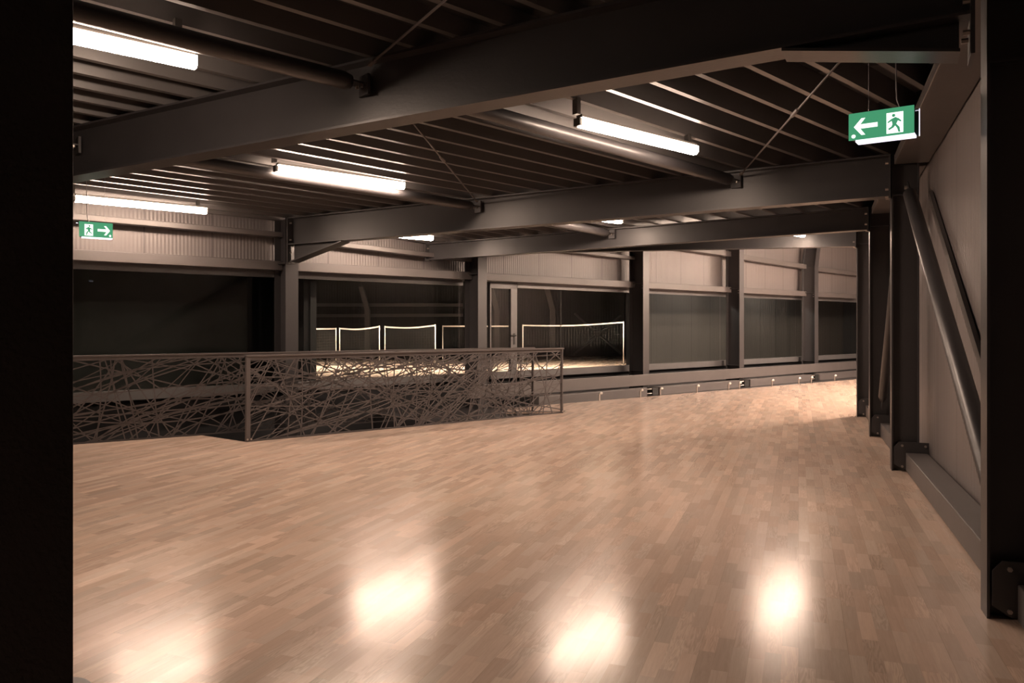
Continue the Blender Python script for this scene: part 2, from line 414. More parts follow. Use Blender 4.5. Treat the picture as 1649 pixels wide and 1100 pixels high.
# bottom rail runs through, in front of the columns' feet
rail_box('bottom_rail', 'long steel box rail along the foot of the window wall', 'rail', LW, cs[1]-0.3, edges[-1], -0.34, -0.285, 0.155, 0.385)
rb = [px_s(p, -0.42) for p in (860, 1037, 1187, 1302, 1420)]
nm = ['from behind the railing to the first gap', 'between the first and second gaps', 'between the second and third gaps', 'right of the last gap']
for i in range(4):
    g0 = rb[i] + (0.36 if i else 0); g1 = rb[i+1] - (0.05 if i < 3 else 0)
    rail_box('duct_box', 'low steel box duct under the bottom rail, ' + nm[i], 'duct', LW, g0, g1, -0.55, -0.36, -0.045, 0.125, group='low ducts under the windows')
    if i < 3:
        j = thing('duct_joint', 'black and silver pipe joint in gap %s of the low duct' % ['one (leftmost)', 'two (middle)', 'three (rightmost)'][i], 'pipe joint', LW(g1+0.2, -0.45, -0.04), 'pipe joints between the ducts')
        mb = MB(); mb.box(LW, g1+0.20, g1+0.38, -0.53, -0.38, -0.035, 0.115); mb.build('black_box', 'black', j)
        mb = MB()
        for z in (0.0, 0.09): mb.tube([LW(g1+0.02, -0.5, z), LW(g1+0.39, -0.5, z)], 0.014, 8)
        mb.build('pipe', 'zinc', j, smooth=True)
# windows
def window(n, s0, s1, door=None):
    fr = MB(); o0, o1 = 0.30, 0.36; zt, zb = 2.20, 0.42
    fr.box(LW, s0, s1, o0-0.02, o1, zt-0.075, zt+0.02); fr.box(LW, s0, s1, o0-0.06, o1, zb, zb+0.13)
    w_ = struct('window_%d' % n, fr, 'frame')
    g = MB(); g.box(LW, s0+0.03, s1-0.03, 0.325, 0.337, zb+0.1, zt-0.05)
    go = g.build('pane', 'glass', w_)
    for x in (door or []):
        jt = MB(); jt.box(LW, x-0.006, x+0.006, 0.315, 0.324, zb+0.1, zt-0.05); jt.build('glass_joint', 'black', w_)
    return w_
sjoint = px_s(903.5, 0.31); sd0 = px_s(787, 0.31); sd1 = px_s(830.5, 0.31)
window(1, edges[0], edges[1])
window(2, edges[1], edges[2])
window(3, sd1+0.02, edges[3], [sjoint])
for i in (3, 4, 5, 6): window(i+1, edges[i], edges[i+1])
dm = MB(); o0, o1 = 0.27, 0.34
wd = (sd1-sd0)
dm.box(LW, sd0, sd1, o0, o1, 2.10, 2.20); dm.box(LW, sd0, sd0+0.03, o0, o1, 0.42, 2.2); dm.box(LW, sd1-0.155, sd1, o0, o1, 0.42, 2.2); dm.box(LW, sd0, sd1, o0, o1, 0.42, 0.55)
door = struct('door_1', dm, 'frame')
g = MB(); g.box(LW, sd0+0.02, sd1-0.14, 0.30, 0.312, 0.5, 2.12); g.build('pane', 'glass', door)
hd = MB(); hs = sd1-0.075
hd.tube([LW(hs, 0.268, 1.22), LW(hs, 0.215, 1.22)], 0.012, 8); hd.tube([LW(hs+0.005, 0.22, 1.22), LW(hs-0.13, 0.22, 1.22)], 0.012, 8)
hd.box(LW, hs-0.02, hs+0.02, 0.262, 0.27, 1.05, 1.26); hd.build('handle', 'black', door)

# floor edge clamps in front of the window wall
e_d = (Vector((8.98, 20.35, 0))-Eend).normalized()
for i, p in enumerate((962, 1028, 1060, 1119, 1170, 1187, 1240, 1283, 1303, 1341)):
    k = (p-824.5)/F; t_ = (k*Eend.y-Eend.x)/(e_d.x-k*e_d.y); P = Eend + e_d*t_
    P = P - Vector((-e_d.y, e_d.x, 0))*0.05
    wh = ['leftmost', 'second from the left', 'third from the left', 'fourth from the left', 'fifth from the left', 'fifth from the right', 'fourth from the right', 'third from the right', 'second from the right', 'rightmost'][i]
    t = thing('edge_clamp', 'small steel clamp post on the far parquet edge, ' + wh, 'clamp', P, 'clamp posts on the parquet edge')
    mb = MB(); mb.box(lambda x, y, z: P + e_d*x + Vector((-e_d.y, e_d.x, 0))*y + Z*z, -0.014, 0.014, -0.01, 0.01, 0, 0.13); mb.build('post', 'zinc', t)
    mb = MB(); mb.tube([P+Z*0.13+e_d*0.0, P+Z*0.145+e_d*0.06, P+Z*0.15+e_d*0.08], [0.012, 0.03, 0.012], 8); mb.build('knob', 'tape', t, smooth=True)

# ------------------------------------------------------------------ right wall columns, floor rails, braces
CD = 0.24
def H_right(label, s, top, group='right wall columns'):
    t = thing('steel_column', label, 'column', RW(s-0.065, 0.12, 0), group)
    mb = MB(); mb.box(RW, s-0.135, s, 0.0, 0.012, 0.0, top); mb.build('flange', 'steel', t)
    mb = MB(); mb.box(RW, s-0.135, s, CD-0.012, CD, 0.0, top); mb.build('flange', 'steel', t)
    mb = MB(); mb.box(RW, s-0.071, s-0.064, 0.012, CD-0.012, 0.0, top); mb.build('web', 'steel', t)
    zs = 2.66
    mb = MB(); mb.box(RW, s-0.132, s-0.072, 0.012, CD-0.012, zs, zs+0.012); mb.build('stiffener', 'steel', t)
    # gusset with chamfered corners that holds the floor rail
    g_ = MB(); x = s-0.14
    poly = [(0.012, 0.03), (0.012, 0.30), (0.06, 0.345), (0.30, 0.345), (0.30, -0.0), (0.10, 0.0), (0.05, 0.02)]
    g_.prism([RW(x-0.012, o, z) for (o, z) in [(0.02, 0.07), (0.02, 0.235), (0.06, 0.285), (0.32, 0.285), (0.32, 0.02), (0.10, 0.02), (0.08, 0.03)]], UR*0.012)
    g_.build('gusset_plate', 'steel', t)
    bolts(t, [RW(x-0.012, o, z) for o in (0.09, 0.29) for z in (0.25, 0.05)], -UR, 0.012, 0.012)
    return t
def bz(i): return B[i][2]
cR = [0.135, 4.18, 6.64, 8.91]
H_right('tall steel column at the right edge of the picture, nearest of the right wall', cR[0], bz(1)+0.0)
H_right('steel column on the right wall where the second roof beam lands', cR[1], bz(2))
H_right('narrow looking right wall column, third from the camera', cR[2], bz(3))
H_right('farthest right wall column, at the corner of the bright parquet', cR[3], bz(4))
lab = ['steel box rail on the floor behind the gusset plate, bottom right corner', 'long steel box rail on the floor between the two nearest right wall columns',
       'short steel box rail on the floor between the second and third right wall columns', 'steel box rail on the floor between the two farthest right wall columns']
ends = [-4.0] + cR
for i in range(4):
    rail_box('floor_rail', lab[i], 'rail', RW, ends[i]+0.005, ends[i+1]-0.16, 0.12, 0.31, 0.012, 0.185, group='floor rails of the right wall')
# eave rail
for i, (a, b_) in enumerate(zip(cR, cR[1:])):
    za, zb = rtop(a)-0.20, rtop(b_)-0.20
    rail_box('eave_rail', ['wide steel eave rail above the right wall, beside the green arrow sign', 'steel eave rail of the right wall behind the second beam', 'farthest steel eave rail of the right wall'][i],
             'rail', RW, a+0.02, b_-0.15, 0.02, 0.32, za, za+0.09, zb, zb+0.09, group='eave rails of the right wall')
rail_box('eave_rail', 'steel eave rail above the right edge of the picture', 'rail', RW, -4, 0.0-0.01, 0.02, 0.32, rtop(-4)-.2, rtop(-4)-.11, rtop(0)-.2, rtop(0)-.11, group='eave rails of the right wall')
def brace(label, P, Q, r=0.058):
    t = thing('diagonal_brace', label, 'brace', min((P, Q), key=lambda v: v.z), 'diagonal tube braces')
    d_ = (Q-P).normalized(); mb = MB()
    mb.tube([P+d_*0.12, P+d_*0.20, Q-d_*0.20, Q-d_*0.12], [r*0.45, r, r, r*0.45], 24); mb.build('tube', 'steel', t, smooth=True)
    for X, sg in ((P, 1), (Q, -1)):
        mb = MB(); mb.bar(X-d_*sg*0.0, X+d_*sg*0.22, NR, 0.014, d_.cross(NR).normalized(), 0.09); mb.build('end_plate', 'steel', t)
    bolts(t, [Q-d_*0.05 - NR*0.007], -NR, 0.02, 0.025)
    return t
brace('thick round steel brace crossing the right wall from upper left to lower right', RW(0.22, 0.13, 0.36), RW(3.98, 0.13, 2.74))
brace('round steel brace leaning between the second and third right wall columns', RW(6.42, 0.13, 0.38), RW(4.34, 0.13, 2.66), 0.05)
t = thing('flat_brace', 'flat steel bar running parallel behind the thick round brace', 'brace', RW(0.9, 0.31, 0.5))
mb = MB(); mb.bar(RW(0.6, 0.305, 0.42), RW(3.85, 0.305, 2.62), NR, 0.03, (RW(3.85, 0, 2.62)-RW(0.6, 0, 0.42)).cross(NR).normalized(), 0.085); mb.build('bar', 'boxrail', t)  # lighter coat than the round braces, standing in for light on its front
t = thing('steel_rod', 'thin dark rod standing up behind the gusset plate at the right edge', 'rod', RW(-0.12, 0.24, 0.185))
mb = MB(); mb.tube([RW(-0.14, 0.25, 0.185), RW(-0.1, 0.20, 0.42)], 0.007, 8); mb.build('shaft', 'steel', t, smooth=True)
mb = MB(); mb.tube([RW(-0.1, 0.20, 0.415), RW(-0.1, 0.20, 0.435)], 0.012, 8); mb.build('tip', 'steel', t, smooth=True)

# ------------------------------------------------------------------ roof beams
def beam(i, label, fw=0.19, haR=None, haL=None, tf=0.016):
    P, Q, ztp, ztq, zbp, zbq = B[i]
    d_ = (Q-P); L_ = d_.length; d_.normalize(); n_ = Vector((-d_.y, d_.x, 0))
    zt = lambda t: ztp+(ztq-ztp)*t/L_; zb = lambda t: zbp+(zbq-zbp)*t/L_
    T = thing('roof_beam', label, 'beam', P + d_*L_/2 + Z*zb(L_/2), 'roof beams')
    at = lambda t, o, z: P + d_*t + n_*o + Z*z
    def slab(mb, t0, t1, za0, zb0, za1, zb1, hw):
        mb.hexa([at(t0, -hw, za0), at(t0, hw, za0), at(t0, hw, zb0), at(t0, -hw, zb0)], [at(t1, -hw, za1), at(t1, hw, za1), at(t1, hw, zb1), at(t1, -hw, zb1)])
    mb = MB(); slab(mb, 0, L_, zt(0)-tf, zt(0), zt(L_)-tf, zt(L_), fw/2); mb.build('flange', 'steel', T)
    mb = MB(); slab(mb, 0, L_, zb(0), zb(0)+tf, zb(L_), zb(L_)+tf, fw/2); mb.build('flange', 'steel', T)
    mb = MB(); slab(mb, 0, L_, zb(0)+tf, zt(0)-tf, zb(L_)+tf, zt(L_)-tf, 0.005); mb.build('web', 'steel', T)
    for ha in (haR, haL):
        if not ha: continue
        ta, tb, dz = ha            # from ta (deep) to tb (zero)
        h = MB(); slab(h, ta, tb, zb(ta)-dz+tf, zb(ta), zb(tb)-0.004, zb(tb), 0.005); h.build('haunch_web', 'steel', T)
        h = MB(); slab(h, ta, tb, zb(ta)-dz, zb(ta)-dz+tf, zb(tb)-tf, zb(tb)-0.001, fw/2); h.build('haunch_flange', 'steel', T)
        h = MB(); sg = 0.01
        h.hexa([at(tb-sg, -fw/2+.005, zb(tb)+tf), at(tb+sg, -fw/2+.005, zb(tb)+tf), at(tb+sg, -0.005, zb(tb)+tf), at(tb-sg, -0.005, zb(tb)+tf)],
               [at(tb-sg, -fw/2+.005, zb(tb)+0.24), at(tb+sg, -fw/2+.005, zb(tb)+0.24), at(tb+sg, -0.005, zb(tb)+0.24), at(tb-sg, -0.005, zb(tb)+0.24)])
        h.build('stiffener', 'steel', T)
    for ta, dz in ((0.0, haR[2] if haR else 0.0), (L_, haL[2] if haL else 0.0)):
        h = MB(); s_ = 1 if ta == 0 else -1
        ta2 = ta + s_*0.0
        h.hexa([at(ta2, -fw/2-.01, zb(ta)-dz-0.02), at(ta2, fw/2+.01, zb(ta)-dz-0.02), at(ta2, fw/2+.01, zt(ta)), at(ta2, -fw/2-.01, zt(ta))],
               [at(ta2+s_*0.018, -fw/2-.01, zb(ta)-dz-0.02), at(ta2+s_*0.018, fw/2+.01, zb(ta)-dz-0.02), at(ta2+s_*0.018, fw/2+.01, zt(ta)), at(ta2+s_*0.018, -fw/2-.01, zt(ta))])
        h.build('end_plate', 'steel', T)
        zc = [zb(ta)-dz*0.45, zb(ta)+0.07, zt(ta)-0.08]
        bolts(T, [at(ta+s_*0.018, o, z) for o in (-0.06, 0.06) for z in zc], d_*s_, 0.013, 0.03)
    return T, at, zt, zb, L_
sB = {}
sB[1] = beam(1, 'nearest roof beam, huge and crossing the whole picture from lower left to upper right', haR=(0.06, 0.86, 0.17))
L2 = (B[2][1]-B[2][0]).length
sB[2] = beam(2, 'second roof beam, with the haunched left end on a window wall column', haL=(L2-0.05, L2-0.98, 0.25))
sB[3] = beam(3, 'third roof beam, seen below the second one', fw=0.17)
sB[4] = beam(4, 'farthest visible roof beam, a thin dark band with a lit lower edge', fw=0.17)
sB[0] = beam(0, 'roof beam behind the viewpoint')

# ------------------------------------------------------------------ round purlin tubes between the beams
def seg_between(i, j, m):
    s0, z0 = top_at(i, m); s1, z1 = top_at(j, m)
    a = UL*s0 + NL*m; b_ = UL*s1 + NL*m
    return Vector((a.x, a.y, z0)), Vector((b_.x, b_.y, z1))
def tube_purlin(i, j, m, drop, label, r=0.06):
    a, b_ = seg_between(i, j, m); a = a - Z*drop; b_ = b_ - Z*drop
    d_ = (b_-a).normalized(); a = a + d_*0.03; b_ = b_ - d_*0.03
    t = thing('roof_tube', label, 'tube', a, 'round roof tubes')
    mb = MB(); mb.tube([a+d_*0.12, a+d_*0.17, b_-d_*0.17, b_-d_*0.12], [r*.8, r, r, r*.8], 20); mb.build('tube', 'steel', t, smooth=True)
    for X, sg in ((a, 1), (b_, -1)):
        mb = MB(); mb.bar(X, X+d_*sg*0.13, d_.cross(Z).normalized(), 0.10, Z, 0.012); mb.bar(X, X+d_*sg*0.02, d_.cross(Z).normalized(), 0.12, Z, 0.14); mb.build('end_bracket', 'steel', t)
        bolts(t, [X+d_*sg*0.05-Z*0.006+d_.cross(Z)*o for o in (-0.03, 0.03)], -Z, 0.012, 0.02)
    return a, b_
tube_purlin(0, 1, 4.66, 0.16, 'round roof tube above the top left lamp, ending on the nearest beam')
tube_purlin(0, 1, 7.5, 0.16, 'round roof tube ending low on the left part of the nearest beam')
tube_purlin(1, 2, 4.66, 0.11, 'round roof tube brightly lit beside the lamp in the centre right')
tube_purlin(1, 2, 7.6, 0.11, 'round roof tube behind the middle left lamp')
tube_purlin(2, 3, 7.75, 0.08, 'round roof tube seen in the slot below the second beam')
tube_purlin(3, 4, 6.9, 0.12, 'round roof tube between the third and farthest beam')
# tie rods
def rod(P, Q, label, r=0.008):
    t = thing('tie_rod', label, 'rod', P, 'thin diagonal roof rods')
    d_ = (Q-P).normalized(); mb = MB(); mb.tube([P, Q], r, 8); mb.build('rod', 'rail', t, smooth=True)
    c = P + (Q-P)*0.5; mb = MB(); mb.tube([c-d_*0.09, c-d_*0.08, c+d_*0.08, c+d_*0.09], [r, r*2.0, r*2.0, r], 10); mb.build('turnbuckle', 'rail', t, smooth=True)
    for X, s_ in ((P, 1), (Q, -1)):
        mb = MB(); mb.bar(X, X+d_*s_*0.10, d_.cross(Z).normalized(), 0.03, d_.cross(Z).cross(d_).normalized(), 0.016); mb.build('clevis', 'zinc', t)
a1, b1 = seg_between(1, 2, 4.66); a2, b2_ = seg_between(1, 2, 7.6)
rod(a1 + Vector((0.06, 0.16, -0.10)), b2_ + Vector((-0.04, -0.14, -0.06)), 'thin steel rod left of centre, between the two brightest ceiling lamps')
rod(Vector((2.02, 3.98, 3.14)), b1 + Vector((-0.02, -0.14, -0.06)), 'thin steel rod crossing the ribs left of the green arrow sign')
a0, b0 = seg_between(0, 1, 4.66)
rod(b0 + Vector((0.02, -0.14, -0.06)), b0 + Vector((1.8, -2.9, 0.10)), 'thin steel rod above the nearest beam near the top of the picture')

# ------------------------------------------------------------------ lamps
def lamp(far_end, zbot, label, length=1.5, near_bracket=True, k=''):
    P = Vector((far_end[0], far_end[1], 0)); Q = P - UL*length
    W_, H_ = 0.085, 0.072
    zc = zbot
    c = (P+Q)/2
    t = thing('tube_lamp', label, 'lamp', Vector((c.x, c.y, zc)), 'tube lamps under the roof')
    sec = [(-W_/2, 0.022), (-W_/2+0.024, 0), (W_/2-0.024, 0), (W_/2, 0.022), (W_/2, H_), (-W_/2, H_)]
    mb = MB(); mb.prism([Q + NL*a + Z*(zc+b_) for a, b_ in [sec[0], sec[1], sec[2], sec[3]]], UL*length); mb.build('bottom_lens', 'lamp'+k, t)
    mb = MB(); mb.prism([Q + UL*0.001 + NL*a + Z*(zc+b_) for a, b_ in [(sec[0][0], 0.0225), (sec[3][0], 0.0225), sec[4], sec[5]]], UL*(length-0.002)); mb.build('side_panel', 'lampside'+k, t)
    mb = MB(); mb.bar(Q+Z*(zc+H_+0.012), P+Z*(zc+H_+0.012), NL, 0.06, Z, 0.024); mb.build('mounting_rail', 'lampbody', t)
    for X, sg in ((Q, -1),):
        mb = MB(); mb.bar(X-UL*0.03+Z*(zc+0.035), X+Z*(zc+0.035), NL, W_*0.8, Z, 0.06); mb.build('end_cap', 'lampbody', t)
    for f in (0.0, 0.93):
        X = Q + UL*length*(f if f else -0.02); dz = deck_z(sco(X), mco(X))+0.02
        if dz > zc+H_+0.03:
            mb = MB(); mb.bar(X+Z*(zc+H_+0.02), X+Z*dz, NL, 0.05, UL, 0.04); mb.build('hanger', 'lampbody', t)
    return t
lamp((-1.93, 4.73), 2.965, 'bright tube lamp at the top left, cut off by the near pillar')
lamp((1.66, 7.05), 2.955, 'bright tube lamp right of centre, hanging just before the second beam')
lamp((-1.235, 8.81), 2.95, 'bright tube lamp left of centre, between the nearest and second beams')
lamp((-3.95, 10.02), 2.845, 'bright tube lamp at the left above the windows, over the small exit sign')
lamp((-1.26, 12.2), 2.742, 'lamp mostly hidden by the second beam, its tip shows above the window wall', near_bracket=False)
lamp((1.52, 10.9), 2.835, 'lamp mostly hidden by the second beam, its tip shows near the picture centre')
lamp((4.52, 12.05), 2.78, 'lamp mostly hidden by the third beam, its tip shows near the far column')
for (x, y, z, l) in ((8.9, 14.25, 3.05, 'lamp around the right hand corner nearest the farthest column'), (7.7, 13.85, 3.0, 'lamp just behind the corner column, nearest of the far room'),
                     (10.6, 16.0, 3.1, 'lamp around the corner deeper in the far room'), (12.6, 18.0, 3.2, 'deepest lamp of the far room'), (9.6, 17.9, 3.3, 'lamp in the middle of the far room')):
    lamp((x, y), z, l, k='far')
# ------------------------------------------------------------------ exit signs
def sign(TL, TR, h, label, flip):
    TL = Vector(TL); TR = Vector(TR); ux = (TR-TL); Wd = ux.length; ux.normalize(); dn = -Z
    out = ux.cross(Z); out.normalize()
    if out.y > 0: out = -out
    T = thing('exit_sign', label, 'sign', (TL+TR)/2 - Z*h)
    P = lambda x, y, o=0: TL + ux*x - Z*y + out*o
    mb = MB(); mb.hexa([P(0.03, 0.004, -0.004), P(Wd-0.01, 0.004, -0.004), P(Wd-0.01, h-0.006, -0.004), P(0.03, h-0.006, -0.004)],
                       [P(0.03, 0.004, -0.098), P(Wd-0.01, 0.004, -0.098), P(Wd-0.01, h-0.006, -0.098), P(0.03, h-0.006, -0.098)]); mb.build('housing', 'signbody', T)
    def face(o0, nm_):
        mb = MB(); mb.hexa([P(0, 0, o0), P(Wd, 0, o0), P(Wd, h, o0), P(0, h, o0)], [P(0, 0, o0-0.004), P(Wd, 0, o0-0.004), P(Wd, h, o0-0.004), P(0, h, o0-0.004)]); return mb.build(nm_, 'green', T)
    fc = face(0.0, 'face_plate')
    mb = MB(); mb.hexa([P(0.02, 0.0, -0.098), P(Wd+0.012, 0.0, -0.098), P(Wd+0.012, h, -0.098), P(0.02, h, -0.098)], [P(0.02, 0.0, -0.103), P(Wd+0.012, 0.0, -0.103), P(Wd+0.012, h, -0.103), P(0.02, h, -0.103)]); mb.build('back_plate', 'signbody', T)
    xo = 0.012; mb = MB(); mb.hexa([P(Wd+xo, 0.0, -0.098), P(Wd+xo+.004, 0.0, -0.098), P(Wd+xo+.004, h, -0.098), P(Wd+xo, h, -0.098)], [P(Wd+xo, 0.0, -0.103), P(Wd+xo+.004, 0.0, -0.103), P(Wd+xo+.004, h, -0.103), P(Wd+xo, h, -0.103)]); mb.build('edge_strip', 'lens', T)
    X = (lambda x: Wd-x) if flip else (lambda x: x)
    sc = Wd/0.336
    def poly(pts, o, nm_, mt_='white_lit'):
        mb = MB(); mb.prism([P(X(x*sc), y*h, o) for x, y in pts], out*0.0008); return mb.build(nm_, mt_, fc)
    # arrow
    poly([(0.028, .52), (0.068, .22), (0.088, .22), (0.062, .44), (0.152, .44), (0.152, .60), (0.062, .60), (0.088, .84), (0.068, .84)], 0.0004, 'arrow')
    # door with running figure
    poly([(0.198, .17), (0.282, .17), (0.282, .92), (0.198, .92)], 0.0004, 'doorway')
    dx = 0.240
    fig = [[(dx-.018, .40), (dx+.004, .34), (dx+.020, .42), (dx+.006, .62), (dx-.012, .60)],
           [(dx-.012, .60), (dx+.006, .62), (dx-.006, .72), (dx-.030, .80), (dx-.034, .74), (dx-.018, .68)],
           [(dx-.004, .60), (dx+.006, .58), (dx+.024, .72), (dx+.028, .90), (dx+.018, .90), (dx+.012, .76)],
           [(dx-.018, .40), (dx-.038, .50), (dx-.034, .54), (dx-.012, .46)],
           [(dx+.016, .38), (dx+.034, .50), (dx+.030, .54), (dx+.010, .46)]]
    mb = MB()
    for q in fig: mb.prism([P(X(x*sc), y*h, 0.0013) for x, y in q], out*0.0006)
    mb.prism([P(X((dx-.006+0.009*math.cos(a*PI/5))*sc), (.28+.06*math.sin(a*PI/5))*h, 0.0013) for a in range(10)], out*0.0006)
    mb.build('running_figure', 'green', fc)
    mb = MB(); mb.prism([P(X((0.026+0.011*math.cos(a*PI/6))*sc), (.86+.07*math.sin(a*PI/6))*h, 0.0004) for a in range(12)], out*0.0008); mb.build('dot', 'white_lit', fc)
    mb = MB(); mb.hexa([P(0.035, h-0.004, -0.008), P(Wd+0.0, h-0.004, -0.008), P(Wd+0.0, h+0.010, -0.008), P(0.035, h+0.010, -0.008)],
                       [P(0.035, h-0.004, -0.094), P(Wd+0.0, h-0.004, -0.094), P(Wd+0.0, h+0.010, -0.094), P(0.035, h+0.010, -0.094)]); mb.build('lens', 'lens', T)
    mb = MB(); xe = Wd if not flip else 0.0; xs_ = 1 if not flip else -1
    mb.hexa([P(xe-xs_*0.006, 0.006, -0.098), P(xe-xs_*0.006, 0.012, -0.098), P(xe-xs_*0.006, 0.012, -0.104), P(xe-xs_*0.006, 0.006, -0.104)], [P(xe+xs_*0.012, 0.006, -0.098), P(xe+xs_*0.012, 0.012, -0.098), P(xe+xs_*0.012, 0.012, -0.104), P(xe+xs_*0.012, 0.006, -0.104)]); mb.build('clip', 'lens', T)
    for k, x in enumerate((0.30, 0.78)):
        p0 = P(Wd*x, 0.0, -0.028); zt_ = deck_z(sco(p0), mco(p0)) + 0.03
        mb = MB()
        if k == (0 if flip else 1): mb.tube([p0, p0+Z*0.05-ux*0.016, p0+Z*0.16-ux*0.02, Vector((p0.x, p0.y, zt_))-ux*0.02], 0.0035, 8)
        else: mb.tube([p0, Vector((p0.x, p0.y, zt_))], 0.0012, 6)
        mb.build('cable' if k == (0 if flip else 1) else 'suspension_wire', 'wire', T)
    return T
sign((1.93, 4.45, 2.614), (2.207, 4.26, 2.614), 0.153, 'lit green exit sign with arrow pointing left, hanging near the right wall', False)
sign((-4.39, 7.87, 2.464), (-4.146, 8.06, 2.464), 0.153, 'small lit green exit sign with arrow pointing right, hanging beside the near pillar', True)

# ------------------------------------------------------------------ lattice railings
def clip_arc(w_, h_, rng):
    # a shallow arc through the panel; returns list of pieces (lists of 2D points inside the panel)
    cx, cy = rng.uniform(-0.1, w_+0.1), rng.uniform(0.0, h_)
    r_ = rng.random()
    if r_ < 0.46: th = rng.gauss(0.48, 0.25)
    elif r_ < 0.70: th = rng.gauss(-0.55, 0.28)
    else: th = rng.uniform(1.0, 2.1)
    L_ = rng.uniform(0.8, 2.6); kap = rng.uniform(-0.35, 0.35)
    n = 18; pieces = []; cur = []
    for i in range(n+1):
        s_ = (i/n-0.5)*L_; a = th + kap*s_*0.5
        x = cx + s_*math.cos(a); y = cy + s_*math.sin(a)
        if 0 <= x <= w_ and 0 <= y <= h_: cur.append((x, y))
        else:
            if len(cur) > 1: pieces.append(cur)
            cur = []
    if len(cur) > 1: pieces.append(cur)
    out = []
    for pc in pieces:                                  # run the ends on to the border so that nothing stops short
        def ext(a, b_):
            dx, dy = b_[0]-a[0], b_[1]-a[1]; ts = []
            if dx > 1e-9: ts.append((w_-b_[0])/dx)
            if dx < -1e-9: ts.append(-b_[0]/dx)
            if dy > 1e-9: ts.append((h_-b_[1])/dy)
            if dy < -1e-9: ts.append(-b_[1]/dy)
            t_ = min(ts); return (b_[0]+dx*t_, b_[1]+dy*t_)
        out.append([ext(pc[1], pc[0])] + pc + [ext(pc[-2], pc[-1])])
    return out
def lattice(P, Q, z0, z1, dens, seed, th=0.006):
    rng = random.Random(seed); d_ = (Q-P); w_ = d_.length; d_.normalize(); n_ = Vector((-d_.y, d_.x, 0)); h_ = z1-z0
    mb = MB(); k = 0
    for _ in range(int(dens*w_)):
        wd_ = rng.uniform(0.0048, 0.0078)
        for pc in clip_arc(w_, h_, rng):
            pts = []
            for i, (x, y) in enumerate(pc):
                x0, y0 = pc[max(i-1, 0)]; x1, y1 = pc[min(i+1, len(pc)-1)]
                l = math.hypot(x1-x0, y1-y0) or 1; nx, ny = -(y1-y0)/l*wd_, (x1-x0)/l*wd_
                a = (x+nx, y+ny); b_ = (x-nx, y-ny)
                pts.append([P + d_*a[0] + Z*(z0+a[1]) - n_*th/2, P + d_*b_[0] + Z*(z0+b_[1]) - n_*th/2,
                            P + d_*b_[0] + Z*(z0+b_[1]) + n_*th/2, P + d_*a[0] + Z*(z0+a[1]) + n_*th/2])
            n0 = len(mb.v)
            for q in pts: mb.v += q
            for i in range(len(pts)-1):
                A = n0+4*i
                for k2 in range(4): mb.f.append((A+k2, A+(k2+1) % 4, A+4+(k2+1) % 4, A+4+k2))
    return mb
def railing(label, P, Q, posts, zb, seed, dens=42, low=None):
    d_ = (Q-P).normalized(); n_ = Vector((-d_.y, d_.x, 0)); L_ = (Q-P).length
    T = thing('lattice_railing', label, 'railing', (P+Q)/2 + Z*0.0)
    mb = MB(); mb.bar(P-d_*0.03+Z*1.038, Q+d_*0.03+Z*1.038, n_, 0.07, Z, 0.024); mb.build('handrail', 'rail', T, bevel=0.004)
    mb = MB(); mb.bar(P+Z*1.006, Q+Z*1.006, n_, 0.012, Z, 0.04); mb.build('top_bar', 'rail', T)
    mb = MB(); mb.bar(P+Z*(zb+0.008), Q+Z*(zb+0.008), n_, 0.012, Z, 0.016); mb.build('bottom_bar', 'rail', T)
    mb = lattice(P, Q, zb+0.01, 1.0, dens, seed); mb.build('lattice_panel', 'rail', T)
    for t_ in posts:
        X = P + d_*L_*t_
        mb = MB(); mb.bar(X+Z*(zb-0.02)-n_*0.0, X+Z*1.025, d_, 0.05 if t_ < 1 else 0.018, n_, 0.05); mb.build('post', 'rail', T)
        bolts(T, [X+Z*(zb+0.03)-n_*0.026+d_*o for o in (-.012, .03)], -n_, 0.012, 0.012)
    return T
RP, RQ = Vector((-3.2, 9.40, 0)), Vector((0.80, 12.50, 0))
railing('front lattice railing along the parquet with a flat handrail, right of its corner post', RP, RQ, (0.0, 1.0), 0.0, 3, dens=18)
LP = flo(118, 716); LQ = flo(325, 701); dl = (LQ-LP).normalized()
BP_ = LP - dl*3.2; BQ_ = LP + dl*6.6
T = railing('rear lattice railing running behind the front one and on to the near pillar', BP_ + NL*0.03, BQ_ + NL*0.03, (1.0,), 0.0, 11, dens=17)

# ------------------------------------------------------------------ near pillar, floor disc
t = thing('near_pillar', 'dark rough pillar filling the left edge of the picture', 'pillar', (-1.10, 1.62, 0))
x1_ = (118-824.5)/F*1.5
pd = Vector((-0.56, 0.828, 0)); px_dir = Vector((-1, 0.04, 0)).normalized()
def PW(a, b_, c): return Vector((x1_, 1.5, 0)) + px_dir*a + pd*b_ + Z*c
mb = MB(); mb.box(PW, 0, 0.42, 0, 0.016, 0, 3.30); mb.build('flange', 'pillar', t, bevel=0.003)
mb = MB(); mb.box(PW, 0.203, 0.217, 0.016, 0.30, 0, 3.30); mb.build('web', 'pillar', t)
mb = MB(); mb.box(PW, 0, 0.42, 0.30, 0.316, 0, 3.30); mb.build('flange', 'pillar', t)
P = flo(88, 1126)
t = thing('floor_disc', 'round grey disc with dark rim on the parquet beside the near pillar', 'disc', P)
mb = MB(); mb.tube([P, P+Z*0.022, P+Z*0.03], [0.125, 0.125, 0.118], 40); mb.build('disc', 'grey', t, smooth=True)
mb = MB(); mb.tube([P+Z*0.0, P+Z*0.012], [0.129, 0.129], 40); mb.build('rim', 'black', t, smooth=True)

